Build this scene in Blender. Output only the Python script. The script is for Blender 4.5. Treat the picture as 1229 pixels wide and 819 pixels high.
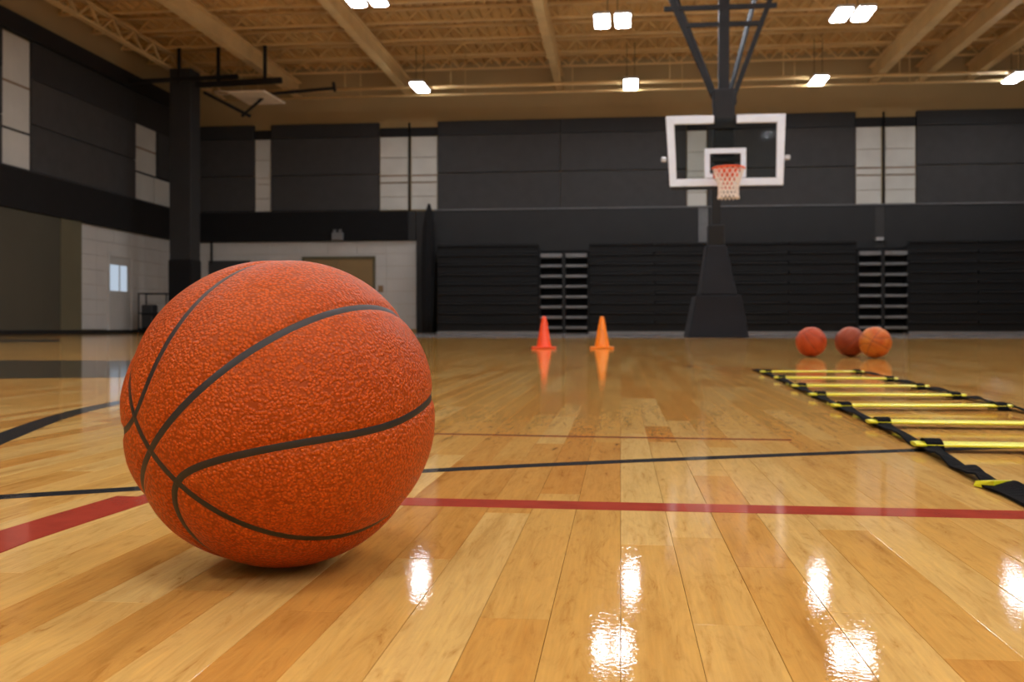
import bpy, bmesh, math, random
import numpy as np
from mathutils import Vector, Matrix

random.seed(7)
for o in list(bpy.data.objects):
    bpy.data.objects.remove(o)
SC = bpy.context.scene
COL = SC.collection
PI = math.pi

# ------------------------------------------------------------------ camera
F = 1200.0                     # focal length in pixels of the 1229 x 819 frame
HZ = 393.0                     # horizon row
YAW = math.radians(6.2)
CAMZ = 0.186
cam_d = bpy.data.cameras.new('camera')
cam = bpy.data.objects.new('camera', cam_d)
COL.objects.link(cam)
cam.location = (0, 0, CAMZ)
cam.rotation_euler = (PI / 2, 0, YAW)
cam_d.sensor_width = 36
cam_d.lens = F / 1229 * 36
cam_d.shift_y = -(409.5 - HZ) / 1229
cam_d.clip_start = 0.02
cam_d.clip_end = 200
cam_d.dof.use_dof = True
cam_d.dof.focus_distance = 0.72
cam_d.dof.aperture_fstop = 17.0
SC.camera = cam

# ------------------------------------------------------------------ world, exposure
w = bpy.data.worlds.new('world')
SC.world = w
w.use_nodes = True
w.node_tree.nodes['Background'].inputs[0].default_value = (0.9, 0.95, 1.0, 1)
w.node_tree.nodes['Background'].inputs[1].default_value = 0.05
SC.view_settings.view_transform = 'Standard'
SC.view_settings.look = 'None'
SC.view_settings.gamma = 1
SC.view_settings.exposure = 0.0
SC.view_settings.use_curve_mapping = False
LAMP = 48.0                    # radiance of the fixtures' diffusers

# ------------------------------------------------------------------ helpers
RIGHT = Vector((math.cos(YAW), math.sin(YAW), 0))
FWD = Vector((-math.sin(YAW), math.cos(YAW), 0))
UP = Vector((0, 0, 1))
CAM = Vector((0, 0, CAMZ))


def ray(px, py):
    return RIGHT * ((px - 614.5) / F) + UP * ((HZ - py) / F) + FWD


def at(px, py, Y):             # point of the plane y = Y
    d = ray(px, py)
    return CAM + d * (Y / d.y)


def atl(px, py, X):            # point of the plane x = X
    d = ray(px, py)
    return CAM + d * (X / d.x)


def fl(px, py):                # point of the floor
    d = ray(px, py)
    return CAM + d * (-CAMZ / d.z)


def atz(px, py, z):            # point of the plane z
    d = ray(px, py)
    return CAM + d * ((z - CAMZ) / d.z)


def proj(p):
    v = Vector(p) - CAM
    d = v.dot(FWD)
    return 614.5 + F * v.dot(RIGHT) / d, HZ - F * v.z / d, d


def lin(c):
    return tuple(((x / 255) / 12.92 if x / 255 <= 0.04045 else (((x / 255) + 0.055) / 1.055) ** 2.4) for x in c)


MATS = {}


def mat(name, rgb, rough=0.5, metal=0.0, var=0.12, scale=8.0, bump=0.0, bscale=60.0, spec=0.5, stretch=(1, 1, 1)):
    """plain procedural surface: colour with noise variation and fine relief"""
    if name in MATS:
        return MATS[name]
    m = bpy.data.materials.new(name)
    m.use_nodes = True
    nt = m.node_tree
    b = nt.nodes['Principled BSDF']
    b.inputs['Roughness'].default_value = rough
    b.inputs['Metallic'].default_value = metal
    b.inputs['Specular IOR Level'].default_value = spec
    tc = nt.nodes.new('ShaderNodeTexCoord')
    mp = nt.nodes.new('ShaderNodeMapping')
    mp.inputs['Scale'].default_value = stretch
    nt.links.new(tc.outputs['Object'], mp.inputs[0])
    n = nt.nodes.new('ShaderNodeTexNoise')
    n.inputs['Scale'].default_value = scale
    n.inputs['Detail'].default_value = 5
    nt.links.new(mp.outputs[0], n.inputs['Vector'])
    r = nt.nodes.new('ShaderNodeValToRGB')
    c = lin(rgb)
    r.color_ramp.elements[0].position = 0.3
    r.color_ramp.elements[1].position = 0.7
    r.color_ramp.elements[0].color = (*[x * (1 - var) for x in c], 1)
    r.color_ramp.elements[1].color = (*[min(1, x * (1 + var)) for x in c], 1)
    nt.links.new(n.outputs[0], r.inputs[0])
    nt.links.new(r.outputs[0], b.inputs['Base Color'])
    if bump:
        n2 = nt.nodes.new('ShaderNodeTexNoise')
        n2.inputs['Scale'].default_value = bscale
        nt.links.new(mp.outputs[0], n2.inputs['Vector'])
        bp = nt.nodes.new('ShaderNodeBump')
        bp.inputs['Strength'].default_value = bump
        bp.inputs['Distance'].default_value = 0.01
        nt.links.new(n2.outputs[0], bp.inputs['Height'])
        nt.links.new(bp.outputs[0], b.inputs['Normal'])
    MATS[name] = m
    return m


def emit_mat(name, rgb, strength):
    m = bpy.data.materials.new(name)
    m.use_nodes = True
    nt = m.node_tree
    nt.nodes.clear()
    o = nt.nodes.new('ShaderNodeOutputMaterial')
    e = nt.nodes.new('ShaderNodeEmission')
    e.inputs[0].default_value = (*lin(rgb), 1)
    e.inputs[1].default_value = strength
    nt.links.new(e.outputs[0], o.inputs[0])
    MATS[name] = m
    return m


class MB:
    def __init__(s):
        s.v = []
        s.f = []

    def quad(s, a, b, c, d):
        i = len(s.v)
        s.v += [tuple(a), tuple(b), tuple(c), tuple(d)]
        s.f.append((i, i + 1, i + 2, i + 3))

    def hexa(s, bot, top):
        """bot and top: four points each, counter-clockwise from above"""
        i = len(s.v)
        s.v += [tuple(p) for p in bot] + [tuple(p) for p in top]
        s.f += [(i + 3, i + 2, i + 1, i), (i + 4, i + 5, i + 6, i + 7)]
        for k in range(4):
            n = (k + 1) % 4
            s.f.append((i + k, i + n, i + 4 + n, i + 4 + k))
        return s

    def box(s, x0, x1, y0, y1, z0, z1):
        x0, x1 = min(x0, x1), max(x0, x1)
        y0, y1 = min(y0, y1), max(y0, y1)
        z0, z1 = min(z0, z1), max(z0, z1)
        s.hexa([(x0, y0, z0), (x1, y0, z0), (x1, y1, z0), (x0, y1, z0)],
               [(x0, y0, z1), (x1, y0, z1), (x1, y1, z1), (x0, y1, z1)])
        return s

    def bbox(s, x0, x1, y0, y1, z0, z1, b):
        """box with chamfered edges: 3 stacked rings"""
        def ring(z, i):
            return [(x0 + i, y0, z), (x1 - i, y0, z), (x1, y0 + i, z), (x1, y1 - i, z), (x1 - i, y1, z), (x0 + i, y1, z), (x0, y1 - i, z), (x0, y0 + i, z)]

        def inner(z):
            a0, a1, c0, c1 = x0 + b, x1 - b, y0 + b, y1 - b
            e = b * 0.4
            return [(a0 + e, c0, z), (a1 - e, c0, z), (a1, c0 + e, z), (a1, c1 - e, z), (a1 - e, c1, z), (a0 + e, c1, z), (a0, c1 - e, z), (a0, c0 + e, z)]
        s.loft([inner(z0), ring(z0 + b, b), ring(z1 - b, b), inner(z1)], cap=True)
        return s

    def loft(s, rings, cap=True, closed=True):
        i = len(s.v)
        n = len(rings[0])
        for r in rings:
            s.v += [tuple(p) for p in r]
        for k in range(len(rings) - 1):
            for j in range(n if closed else n - 1):
                a = i + k * n + j
                b = i + k * n + (j + 1) % n
                s.f.append((a, b, b + n, a + n))
        if cap:
            s.f.append(tuple(i + j for j in reversed(range(n))))
            e = i + (len(rings) - 1) * n
            s.f.append(tuple(e + j for j in range(n)))
        return s

    def tube(s, pts, r, n=8, cap=True):
        pts = [Vector(p) for p in pts]
        rr = r if isinstance(r, (list, tuple)) else [r] * len(pts)
        rings = []
        for k, p in enumerate(pts):
            t = (pts[min(k + 1, len(pts) - 1)] - pts[max(k - 1, 0)]).normalized()
            a = t.cross(Vector((0, 0, 1)))
            if a.length < 1e-3:
                a = t.cross(Vector((0, 1, 0)))
            a.normalize()
            b = a.cross(t).normalized()
            # a, b, t: wind so that faces point outward
            rings.append([p + (a * math.cos(q) - b * math.sin(q)) * rr[k] for q in [2 * PI * j / n for j in range(n)]])
        s.loft(rings, cap)
        return s

    def bar(s, p, q, wa, wb):
        """rectangular bar from p to q"""
        p, q = Vector(p), Vector(q)
        t = (q - p).normalized()
        a = t.cross(Vector((0, 0, 1)))
        if a.length < 1e-3:
            a = Vector((1, 0, 0))
        a.normalize()
        b = a.cross(t).normalized()
        sg = [(-1, 1), (1, 1), (1, -1), (-1, -1)]
        s.loft([[e + a * (wa / 2 * i) + b * (wb / 2 * j) for i, j in sg] for e in (p, q)])
        return s

    def torus(s, c, R, r, n=32, m=8):
        c = Vector(c)
        i = len(s.v)
        for k in range(n):
            t = 2 * PI * k / n
            for j in range(m):
                u = 2 * PI * j / m
                s.v.append(tuple(c + Vector(((R + r * math.cos(u)) * math.cos(t), (R + r * math.cos(u)) * math.sin(t), r * math.sin(u)))))
        for k in range(n):
            for j in range(m):
                a, b = i + k * m + j, i + ((k + 1) % n) * m + j
                a2, b2 = i + k * m + (j + 1) % m, i + ((k + 1) % n) * m + (j + 1) % m
                s.f.append((a, b, b2, a2))
        return s

    def mesh(s, name, m=None, smooth=False):
        me = bpy.data.meshes.new(name)
        me.from_pydata(s.v, [], s.f)
        me.update()
        if m:
            me.materials.append(m)
        if smooth:
            me.polygons.foreach_set('use_smooth', [True] * len(me.polygons))
        return me

    def build(s, name, m, parent=None, smooth=False, bevel=0.0):
        o = bpy.data.objects.new(name, s.mesh(name, m, smooth))
        COL.objects.link(o)
        if parent:
            o.parent = parent
            o.matrix_parent_inverse = Matrix.Translation(parent.location).inverted() if parent.rotation_euler.z == 0 else Matrix.Identity(4)
        if bevel:
            md = o.modifiers.new('edge', 'BEVEL')
            md.width = bevel
            md.segments = 2
            md.limit_method = 'ANGLE'
        return o


def tag(o, label=None, cat=None, group=None, kind=None):
    if label:
        o['label'] = label
    if cat:
        o['category'] = cat
    if group:
        o['group'] = group
    if kind:
        o['kind'] = kind
    return o


def empty(name, loc=(0, 0, 0)):
    o = bpy.data.objects.new(name, None)
    o.empty_display_size = 0.1
    COL.objects.link(o)
    o.location = loc
    return o


# parts are written in world coordinates; build() cancels the root's translation

# ------------------------------------------------------------------ dimensions of the hall
XL, XR, YB, YF, ZC = -15.6, 16.5, 34.5, -9.0, 9.35

# ------------------------------------------------------------------ materials
M_grey = mat('acoustic_charcoal', (66, 65, 64), 0.85, var=0.10, scale=3, bump=0.2)
M_band = mat('charcoal_paint', (46, 46, 46), 0.75, var=0.08, scale=2)
M_black = mat('black_paint', (17, 17, 17), 0.7, var=0.15, scale=2)
M_blacksoft = mat('black_cloth', (16, 16, 17), 0.95, var=0.2, scale=4)
M_pale = mat('pale_block', (212, 210, 200), 0.8, var=0.06, scale=1.5, bump=0.15, bscale=30)
M_white = mat('white_block', (204, 201, 194), 0.7, var=0.05, scale=1.2, bump=0.15, bscale=30)
M_brown = mat('brown_stain', (140, 112, 84), 0.8, var=0.25, scale=3)
M_tan = mat('tan_paint', (176, 150, 102), 0.7, var=0.06, scale=0.6)
M_steel = mat('tan_steel', (226, 190, 128), 0.5, var=0.10, scale=1.2)
M_deck = mat('tan_deck', (222, 176, 104), 0.55, var=0.12, scale=0.8)
M_olive = mat('olive_panel', (78, 74, 60), 0.7, var=0.08, scale=0.8)
M_olive2 = mat('olive_panel_light', (104, 98, 74), 0.7, var=0.08, scale=0.8)
M_metal = mat('dark_metal', (26, 26, 28), 0.5, 0.0, spec=0.3, var=0.1, scale=5)
M_lmetal = mat('pale_metal', (190, 190, 190), 0.35, 0.6, var=0.06, scale=5)
M_stepgrey = mat('step_grey', (118, 118, 118), 0.5, 0.0, var=0.15, scale=3)
M_bleach = mat('bleacher_black', (14, 14, 14), 0.8, var=0.12, scale=3)
M_ledge = mat('grey_ledge', (120, 120, 120), 0.6, var=0.08)
M_door = mat('tan_door', (150, 124, 82), 0.55, var=0.06, scale=2)
M_doorw = mat('white_door', (190, 187, 180), 0.5, var=0.05, scale=2)
M_wframe = mat('white_frame', (232, 242, 255), 0.4, var=0.03)
M_pad = mat('charcoal_vinyl', (30, 29, 31), 0.75, spec=0.2, var=0.08, scale=4, bump=0.1)

# ------------------------------------------------------------------ the setting: floor
W, XP = 0.045, 0.0


def wood(name, geo_attr):
    m = bpy.data.materials.new(name)
    m.use_nodes = True
    nt = m.node_tree
    L = nt.links.new
    N = nt.nodes.new
    b = nt.nodes['Principled BSDF']
    at_ = N('ShaderNodeAttribute')
    at_.attribute_type = 'GEOMETRY' if geo_attr else 'OBJECT'
    at_.attribute_name = 'tone'
    ge = N('ShaderNodeNewGeometry')
    mp = N('ShaderNodeMapping')
    mp.inputs['Scale'].default_value = (34, 2.6, 1)
    L(ge.outputs['Position'], mp.inputs[0])
    mul = N('ShaderNodeMath'); mul.operation = 'MULTIPLY'; mul.inputs[1].default_value = 91.7
    L(at_.outputs['Fac'], mul.inputs[0])
    n1 = N('ShaderNodeTexNoise'); n1.noise_dimensions = '4D'
    n1.inputs['Scale'].default_value = 1.0; n1.inputs['Detail'].default_value = 6; n1.inputs['Roughness'].default_value = 0.6
    n1.inputs['Distortion'].default_value = 0.8
    L(mp.outputs[0], n1.inputs['Vector']); L(mul.outputs[0], n1.inputs['W'])
    # base tone of the board
    r0 = N('ShaderNodeValToRGB')
    e = r0.color_ramp.elements
    e[0].position = 0.0; e[0].color = (*lin((196, 138, 64)), 1)
    e[1].position = 1.0; e[1].color = (*lin((215, 176, 106)), 1)
    x = e.new(0.35); x.color = (*lin((203, 154, 79)), 1)
    x = e.new(0.7); x.color = (*lin((209, 163, 89)), 1)
    L(at_.outputs['Fac'], r0.inputs[0])
    # grain
    r1 = N('ShaderNodeValToRGB')
    e = r1.color_ramp.elements
    e[0].position = 0.22; e[0].color = (0.60, 0.48, 0.36, 1)
    e[1].position = 0.75; e[1].color = (1.08, 1.06, 1.02, 1)
    x = e.new(0.38); x.color = (0.9, 0.86, 0.8, 1)
    x = e.new(0.5); x.color = (1, 1, 1, 1)
    L(n1.outputs[0], r1.inputs[0])
    mx = N('ShaderNodeMix'); mx.data_type = 'RGBA'; mx.blend_type = 'MULTIPLY'; mx.inputs[0].default_value = 1.0
    L(r0.outputs[0], mx.inputs[6]); L(r1.outputs[0], mx.inputs[7])
    # figure: wavy streaks and darker mineral flecks inside the boards
    mp3 = N('ShaderNodeMapping'); mp3.inputs['Scale'].default_value = (60, 11, 1)
    L(ge.outputs['Position'], mp3.inputs[0])
    n3 = N('ShaderNodeTexNoise'); n3.noise_dimensions = '4D'; n3.inputs['Scale'].default_value = 1; n3.inputs['Detail'].default_value = 5
    n3.inputs['Roughness'].default_value = 0.65; n3.inputs['Distortion'].default_value = 2.2
    L(mp3.outputs[0], n3.inputs['Vector']); L(mul.outputs[0], n3.inputs['W'])
    r3 = N('ShaderNodeValToRGB'); e = r3.color_ramp.elements
    e[0].position = 0.27; e[0].color = (0.62, 0.47, 0.32, 1)
    e[1].position = 0.68; e[1].color = (1.09, 1.07, 1.0, 1)
    x = e.new(0.36); x.color = (0.88, 0.83, 0.76, 1)
    x = e.new(0.48); x.color = (1, 1, 1, 1)
    L(n3.outputs[0], r3.inputs[0])
    mx0 = N('ShaderNodeMix'); mx0.data_type = 'RGBA'; mx0.blend_type = 'MULTIPLY'; mx0.inputs[0].default_value = 1.0
    L(mx.outputs[2], mx0.inputs[6]); L(r3.outputs[0], mx0.inputs[7])
    mx = mx0
    # fine fibres
    mp2 = N('ShaderNodeMapping'); mp2.inputs['Scale'].default_value = (420, 14, 1)
    L(ge.outputs['Position'], mp2.inputs[0])
    n2 = N('ShaderNodeTexNoise'); n2.inputs['Scale'].default_value = 1; n2.inputs['Detail'].default_value = 3
    L(mp2.outputs[0], n2.inputs['Vector'])
    r2 = N('ShaderNodeMapRange'); r2.inputs[1].default_value = 0.3; r2.inputs[2].default_value = 0.7
    r2.inputs[3].default_value = 0.93; r2.inputs[4].default_value = 1.05
    L(n2.outputs[0], r2.inputs[0])
    mx2 = N('ShaderNodeMix'); mx2.data_type = 'RGBA'; mx2.blend_type = 'MULTIPLY'; mx2.inputs[0].default_value = 1.0
    L(mx.outputs[2], mx2.inputs[6]); L(r2.outputs[0], mx2.inputs[7])
    L(mx2.outputs[2], b.inputs['Base Color'])
    varnish(nt, b)
    return m


def varnish(nt, b):
    """glossy court finish: a clear lacquer with fine orange-peel ripples"""
    L = nt.links.new
    N = nt.nodes.new
    b.inputs['Roughness'].default_value = 0.16
    b.inputs['IOR'].default_value = 1.17
    ge = N('ShaderNodeNewGeometry')
    n = N('ShaderNodeTexNoise'); n.inputs['Scale'].default_value = 260; n.inputs['Detail'].default_value = 2
    L(ge.outputs['Position'], n.inputs['Vector'])
    n2 = N('ShaderNodeTexNoise'); n2.inputs['Scale'].default_value = 28; n2.inputs['Detail'].default_value = 2
    L(ge.outputs['Position'], n2.inputs['Vector'])
    ad = N('ShaderNodeMath'); ad.operation = 'MULTIPLY_ADD'; ad.inputs[1].default_value = 0.9
    L(n2.outputs[0], ad.inputs[0]); L(n.outputs[0], ad.inputs[2])
    bp = N('ShaderNodeBump'); bp.inputs['Strength'].default_value = 0.12; bp.inputs['Distance'].default_value = 0.0005
    L(ad.outputs[0], bp.inputs['Height'])
    L(bp.outputs[0], b.inputs['Normal'])
    # worn, slightly uneven gloss
    n3 = N('ShaderNodeTexNoise'); n3.inputs['Scale'].default_value = 5; n3.inputs['Detail'].default_value = 5
    L(ge.outputs['Position'], n3.inputs['Vector'])
    mr = N('ShaderNodeMapRange'); mr.inputs[3].default_value = 0.02; mr.inputs[4].default_value = 0.065
    L(n3.outputs[0], mr.inputs[0]); L(mr.outputs[0], b.inputs['Roughness'])


M_wood = wood('maple_board', False)
M_woodf = wood('maple_boards_far', True)

floor = tag(MB().box(XL - 0.3, XR + 0.3, YF - 0.3, YB + 0.3, -0.20, -0.012).build('floor', mat('subfloor', (60, 40, 22), 0.9)), 'glossy maple strip floor of the gym', None, None, 'structure')

LENS = [0.26, 0.36, 0.48, 0.60, 0.74, 0.90]


def plank_shape(L_, w_):
    g, ch, d = 0.00014, 0.00022, 0.0115
    x0, x1, y0, y1 = g, w_ - g, g, L_ - g
    c = ch
    bot = [(x0, y0, -d), (x1, y0, -d), (x1, y1, -d), (x0, y1, -d)]
    mid = [(x0, y0, -c), (x1, y0, -c), (x1, y1, -c), (x0, y1, -c)]
    top = [(x0 + c, y0 + c, 0), (x1 - c, y0 + c, 0), (x1 - c, y1 - c, 0), (x0 + c, y1 - c, 0)]
    V = bot + mid + top
    Fc = []
    for k in range(4):
        n = (k + 1) % 4
        Fc += [(k, n, 4 + n, 4 + k), (4 + k, 4 + n, 8 + n, 8 + k)]
    Fc.append((8, 9, 10, 11))
    return V, Fc


rng = random.Random(11)
near = []                       # (x, y, length index, tone)
NX0, NX1, NY0, NY1 = -5.4, 5.4, -0.6, 8.0
i0, i1 = int(math.floor(NX0 / W)), int(math.ceil(NX1 / W))
far_q = []
for i in range(int(math.floor(XL / W)), int(math.ceil(XR / W))):
    x = XP + i * W
    if i0 <= i < i1:
        y = NY0 - rng.random() * 0.5
        far_q.append((x, YF, y, rng.random()))
        while y < NY1:
            k = rng.randrange(6)
            near.append((x, y, k, rng.random()))
            y += LENS[k]
    else:
        y = YF
    while y < YB:
        l = rng.uniform(0.7, 2.2)
        far_q.append((x, y, min(y + l, YB), rng.random()))
        y += l


def view_area(x, y, l):
    a = 0.0
    n = 10
    for q in range(n):
        yy = y + (q + 0.5) / n * l
        px, py, d = proj((x + W / 2, yy, 0))
        if d > 0.3 and -25 < px < 1254 and py < 835:
            # skip what the big ball hides
            if ((px - 332) / 191) ** 2 + ((py - 496) / 186) ** 2 < 0.9:
                continue
            a += (F * W / d) * (F * CAMZ * (l / n) / d ** 2)
    return a


near.sort(key=lambda p: -view_area(p[0], p[1], LENS[p[2]]))
plank_me = []
for l in LENS:
    V, Fc = plank_shape(l, W)
    me = bpy.data.meshes.new('plank')
    me.from_pydata(V, [], Fc)
    me.materials.append(M_wood)
    plank_me.append(me)
for (x, y, k, t) in near[:300]:
    o = bpy.data.objects.new('plank', plank_me[k])
    o.parent = floor
    o.location = (x, y, 0)
    o['tone'] = t
    COL.objects.link(o)
V, Fc, T = [], [], []
for (x, y, k, t) in near[300:]:
    pv, pf = plank_shape(LENS[k], W)
    b = len(V)
    V += [(x + q[0], y + q[1], q[2]) for q in pv]
    Fc += [tuple(b + j for j in f_) for f_ in pf]
    T += [t] * len(pf)
for (x, y0, y1, t) in far_q:
    b = len(V)
    V += [(x, y0, 0), (x + W, y0, 0), (x + W, y1, 0), (x, y1, 0)]
    Fc.append((b, b + 1, b + 2, b + 3))
    T.append(t)
me = bpy.data.meshes.new('planks')
me.from_pydata(V, [], Fc)
me.materials.append(M_woodf)
at_ = me.attributes.new('tone', 'FLOAT', 'FACE')
at_.data.foreach_set('value', T)
o = bpy.data.objects.new('distant_planks', me)
o.parent = floor
o['kind'] = 'stuff'
COL.objects.link(o)


# court lines, painted on the boards
def paint(name, rgb, var=0.1):
    m = mat(name, rgb, 0.2, var=var, scale=30)
    varnish(m.node_tree, m.node_tree.nodes['Principled BSDF'])
    return m


P_red = paint('red_court_paint', (166, 64, 46))
P_redthin = paint('faded_red_paint', (150, 76, 44))
P_blk = paint('black_court_paint', (44, 44, 46))
P_gry = paint('grey_court_paint', (74, 66, 52))
P_pale = paint('pale_court_paint', (214, 204, 198))


def line(pts, width, m, name='court_line', z=0.0003):
    """strip along floor points (world x, y)"""
    pts = [Vector((p[0], p[1], 0)) for p in pts]
    mb = MB()
    rows = []
    for k, p in enumerate(pts):
        t = (pts[min(k + 1, len(pts) - 1)] - pts[max(k - 1, 0)]).normalized()
        n = Vector((-t.y, t.x, 0)) * width / 2
        rows.append((p + n, p - n))
    for k in range(len(rows) - 1):
        a, b = rows[k], rows[k + 1]
        up = Vector((0, 0, z))
        mb.hexa([a[1] - up * 2, b[1] - up * 2, b[0] - up * 2, a[0] - up * 2], [a[1] + up, b[1] + up, b[0] + up, a[0] + up])
    o = mb.build(name, m, floor)
    return o


def spline(P, n=8):
    P = [Vector(p) for p in P]
    Q = [P[0] * 2 - P[1]] + P + [P[-1] * 2 - P[-2]]
    out = []
    for k in range(1, len(Q) - 2):
        for j in range(n):
            t = j / n
            a, b, c, d = Q[k - 1], Q[k], Q[k + 1], Q[k + 2]
            out.append(0.5 * ((2 * b) + (c - a) * t + (2 * a - 5 * b + 4 * c - d) * t * t + (3 * b - a - 3 * c + d) * t ** 3))
    out.append(Q[-2])
    return out


fp = lambda *a: [fl(*p) for p in a]
line(fp((169, 595.2), (560, 604), (1229, 618.5), (1500, 624)), 0.046, P_red, 'red_court_line')
line(fp((-90, 683), (0, 649.5), (90, 621), (168, 597)), 0.055, P_red, 'red_court_line', 0.0007)
line(spline(fp((-120, 606), (0, 597), (163, 587), (510, 565.5), (800, 552), (1090, 541), (1330, 534))), 0.031, P_blk, 'black_court_line')
line(fp((470, 520), (700, 524.5), (950, 528.5)), 0.02, P_redthin, 'faint_court_line')
line(spline(fp((-80, 560), (0, 527), (70, 501), (140, 484), (230, 470), (330, 462))), 0.05, P_blk, 'black_court_line')
c0, c1 = fl(823, 440), fl(960, 445)
line([c0, c1], 0.02, P_redthin, 'faint_court_line')
line(fp((820, 440.5), (831, 440.5)), 0.09, P_blk, 'court_mark')
# grey painted lane on the left and the pale run-off beyond the far sideline
a, b, c_, d_ = fl(-420, 432), fl(190, 433), fl(190, 453), fl(-420, 459)
MB().hexa([(p.x, p.y, -0.0006) for p in (d_, c_, b, a)], [(p.x, p.y, 0.0003) for p in (d_, c_, b, a)]).build('painted_lane', P_gry, floor)
a, b, c_, d_ = fl(-420, 407), fl(72, 407.5), fl(70, 411), fl(-420, 411)
MB().hexa([(p.x, p.y, -0.0006) for p in (d_, c_, b, a)], [(p.x, p.y, 0.0003) for p in (d_, c_, b, a)]).build('painted_lane', P_gry, floor)
MB().box(-9.0, XR, 17.5, 31.5, -0.0006, 0.0003).build('painted_run_off', P_pale, floor)

# ------------------------------------------------------------------ the setting: walls
wall_back = tag(MB().box(XL - 0.3, XR + 0.3, YB, YB + 0.3, 0, ZC + 0.3).build('wall_back', M_tan), 'far wall, tan above and clad in charcoal panels', None, None, 'structure')
wall_left = tag(MB().box(XL - 0.3, XL, YF - 0.3, YB, 0, ZC + 0.3).build('wall_left', M_tan), 'side wall at the left with charcoal panels above a black band', None, None, 'structure')
wall_right = tag(MB().box(XR, XR + 0.3, YF - 0.3, YB, 0, ZC + 0.3).build('wall_right', M_band), 'charcoal side wall at the right', None, None, 'structure')
wall_front = tag(MB().box(XL, XR, YF - 0.3, YF, 0, ZC + 0.3).build('wall_front', M_pale), 'pale wall behind the viewer', None, None, 'structure')


def bk(name, px0, px1, py0, py1, m, t0=0.0, t1=0.12, bevel=0.01, parent=wall_back):
    """board on the far wall between image columns/rows, t1 metres proud of it"""
    xc = (px0 + px1) / 2
    x0, x1 = at(px0, (py0 + py1) / 2, YB - t1).x, at(px1, (py0 + py1) / 2, YB - t1).x
    z1, z0 = at(xc, py0, YB - t1).z, at(xc, py1, YB - t1).z
    return MB().bbox(x0, x1, YB - t1, YB - t0, max(z0, 0.0), z1, bevel).build(name, m, parent)


def bkz(name, x0, x1, z0, z1, m, t0=0.0, t1=0.12, bevel=0.01, parent=wall_back):
    return MB().bbox(x0, x1, YB - t1, YB - t0, z0, z1, bevel).build(name, m, parent)


zw = lambda py: at(760, py, YB - 0.12).z
xw = lambda px: at(px, 250, YB - 0.12).x
Z_BAND = zw(249.5)      # foot of the upper panels
Z_MID, Z_TOP, Z_HEAD = zw(204), zw(140.5), zw(158)
XCOR = XL + 0.14
# charcoal acoustic panels, two boards high
for a, b in ((None, 305), (325, 455), (525, 824), (849, 1027), (1100, 1345)):
    x0 = XCOR if a is None else xw(a)
    x1 = min(xw(b), XR - 0.05)
    n = max(1, round((x1 - x0) / 4.4))
    for k in range(n):
        u0, u1 = x0 + (x1 - x0) * k / n, x0 + (x1 - x0) * (k + 1) / n
        bkz('acoustic_panel', u0 + 0.006, u1 - 0.006, Z_BAND + 0.04, Z_MID - 0.012, M_grey)
        bkz('acoustic_panel', u0 + 0.006, u1 - 0.006, Z_MID + 0.012, Z_HEAD, M_grey, t1=0.125)
        bkz('header_panel', u0 + 0.003, u1 - 0.003, Z_HEAD + 0.01, Z_TOP, M_band, t1=0.13)
# pale block bays between them, with stained joints
for cols in ([(305.5, 324.5)], [(455.5, 489.5), (493, 524.5)], [(824.5, 848.5)], [(1027.5, 1058.5), (1062.5, 1099.5)]):
    for a, b in cols:
        x0, x1 = xw(a), xw(b)
        zs = [Z_BAND + 0.03, zw(232), zw(214), zw(206.5), zw(184), Z_HEAD]
        for q in range(5):
            bkz('pale_block', x0 + 0.01, x1 - 0.01, zs[q] + 0.008, zs[q + 1] - 0.008, M_pale, t1=0.07)
        if len(cols) > 1:
            for zz, th in ((zw(206), 0.05), (zw(215), 0.035)):
                bkz('stained_joint', x0 + 0.02, x1 - 0.02, zz - th / 2, zz + th / 2, M_brown, t0=0.05, t1=0.076, bevel=0.004)
    bkz('header_board', xw(cols[0][0]), xw(cols[-1][1]), Z_HEAD + 0.01, zw(147), M_black, t1=0.08)
    if len(cols) > 1:
        xm = (xw(cols[0][1]) + xw(cols[1][0])) / 2
        MB().tube([(xm, YB - 0.10, Z_BAND), (xm, YB - 0.10, zw(141))], 0.035, 8).build('conduit', M_metal, wall_back, True)
# ledge, lower band and its posts
X500, X520 = xw(499), xw(521)
bkz('ledge', X520, XR - 0.02, Z_BAND - 0.02, Z_BAND + 0.03, M_ledge, t1=0.17, bevel=0.008)
bkz('ledge', XCOR, xw(455), Z_BAND - 0.02, Z_BAND + 0.02, M_band, t1=0.17, bevel=0.008)
zt = zw(292)
for a, b in ((521, 838), (850, 1050), (1062, 1345)):
    bkz('wall_band', xw(a), min(xw(b), XR - 0.03), zt - 0.6, Z_BAND - 0.02, M_band, t1=0.13)
for a, b in ((838, 850), (1050, 1062)):
    bkz('band_post', xw(a), xw(b), zt - 0.6, Z_BAND - 0.02, M_ledge if a < 900 else M_grey, t1=0.11)
bkz('bleacher_backing', X520, XR - 0.02, 0.0, zt - 0.6, M_black, t1=0.05)
xs = xw(1055)
MB().bbox(xs - 0.14, xs + 0.12, YB - 0.30, YB - 0.12, zw(292), zw(288), 0.015).build('band_bracket', M_lmetal, wall_back)
# black bulkhead on the left part of the far wall and along the left wall
Z_B0, Z_B1 = zw(286) + 0.0, Z_BAND - 0.02
MB().box(XL + 0.02, xw(490), YB - 0.22, YB, Z_B0, Z_B1).build('bulkhead', M_blacksoft, wall_back)
bkz('bulkhead_post', xw(490), X500, Z_B0, Z_B1, M_band, t1=0.15)
bkz('bulkhead_post', X500 + 0.02, X520 - 0.02, 0.0, Z_B1, M_band, t1=0.13)
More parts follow.
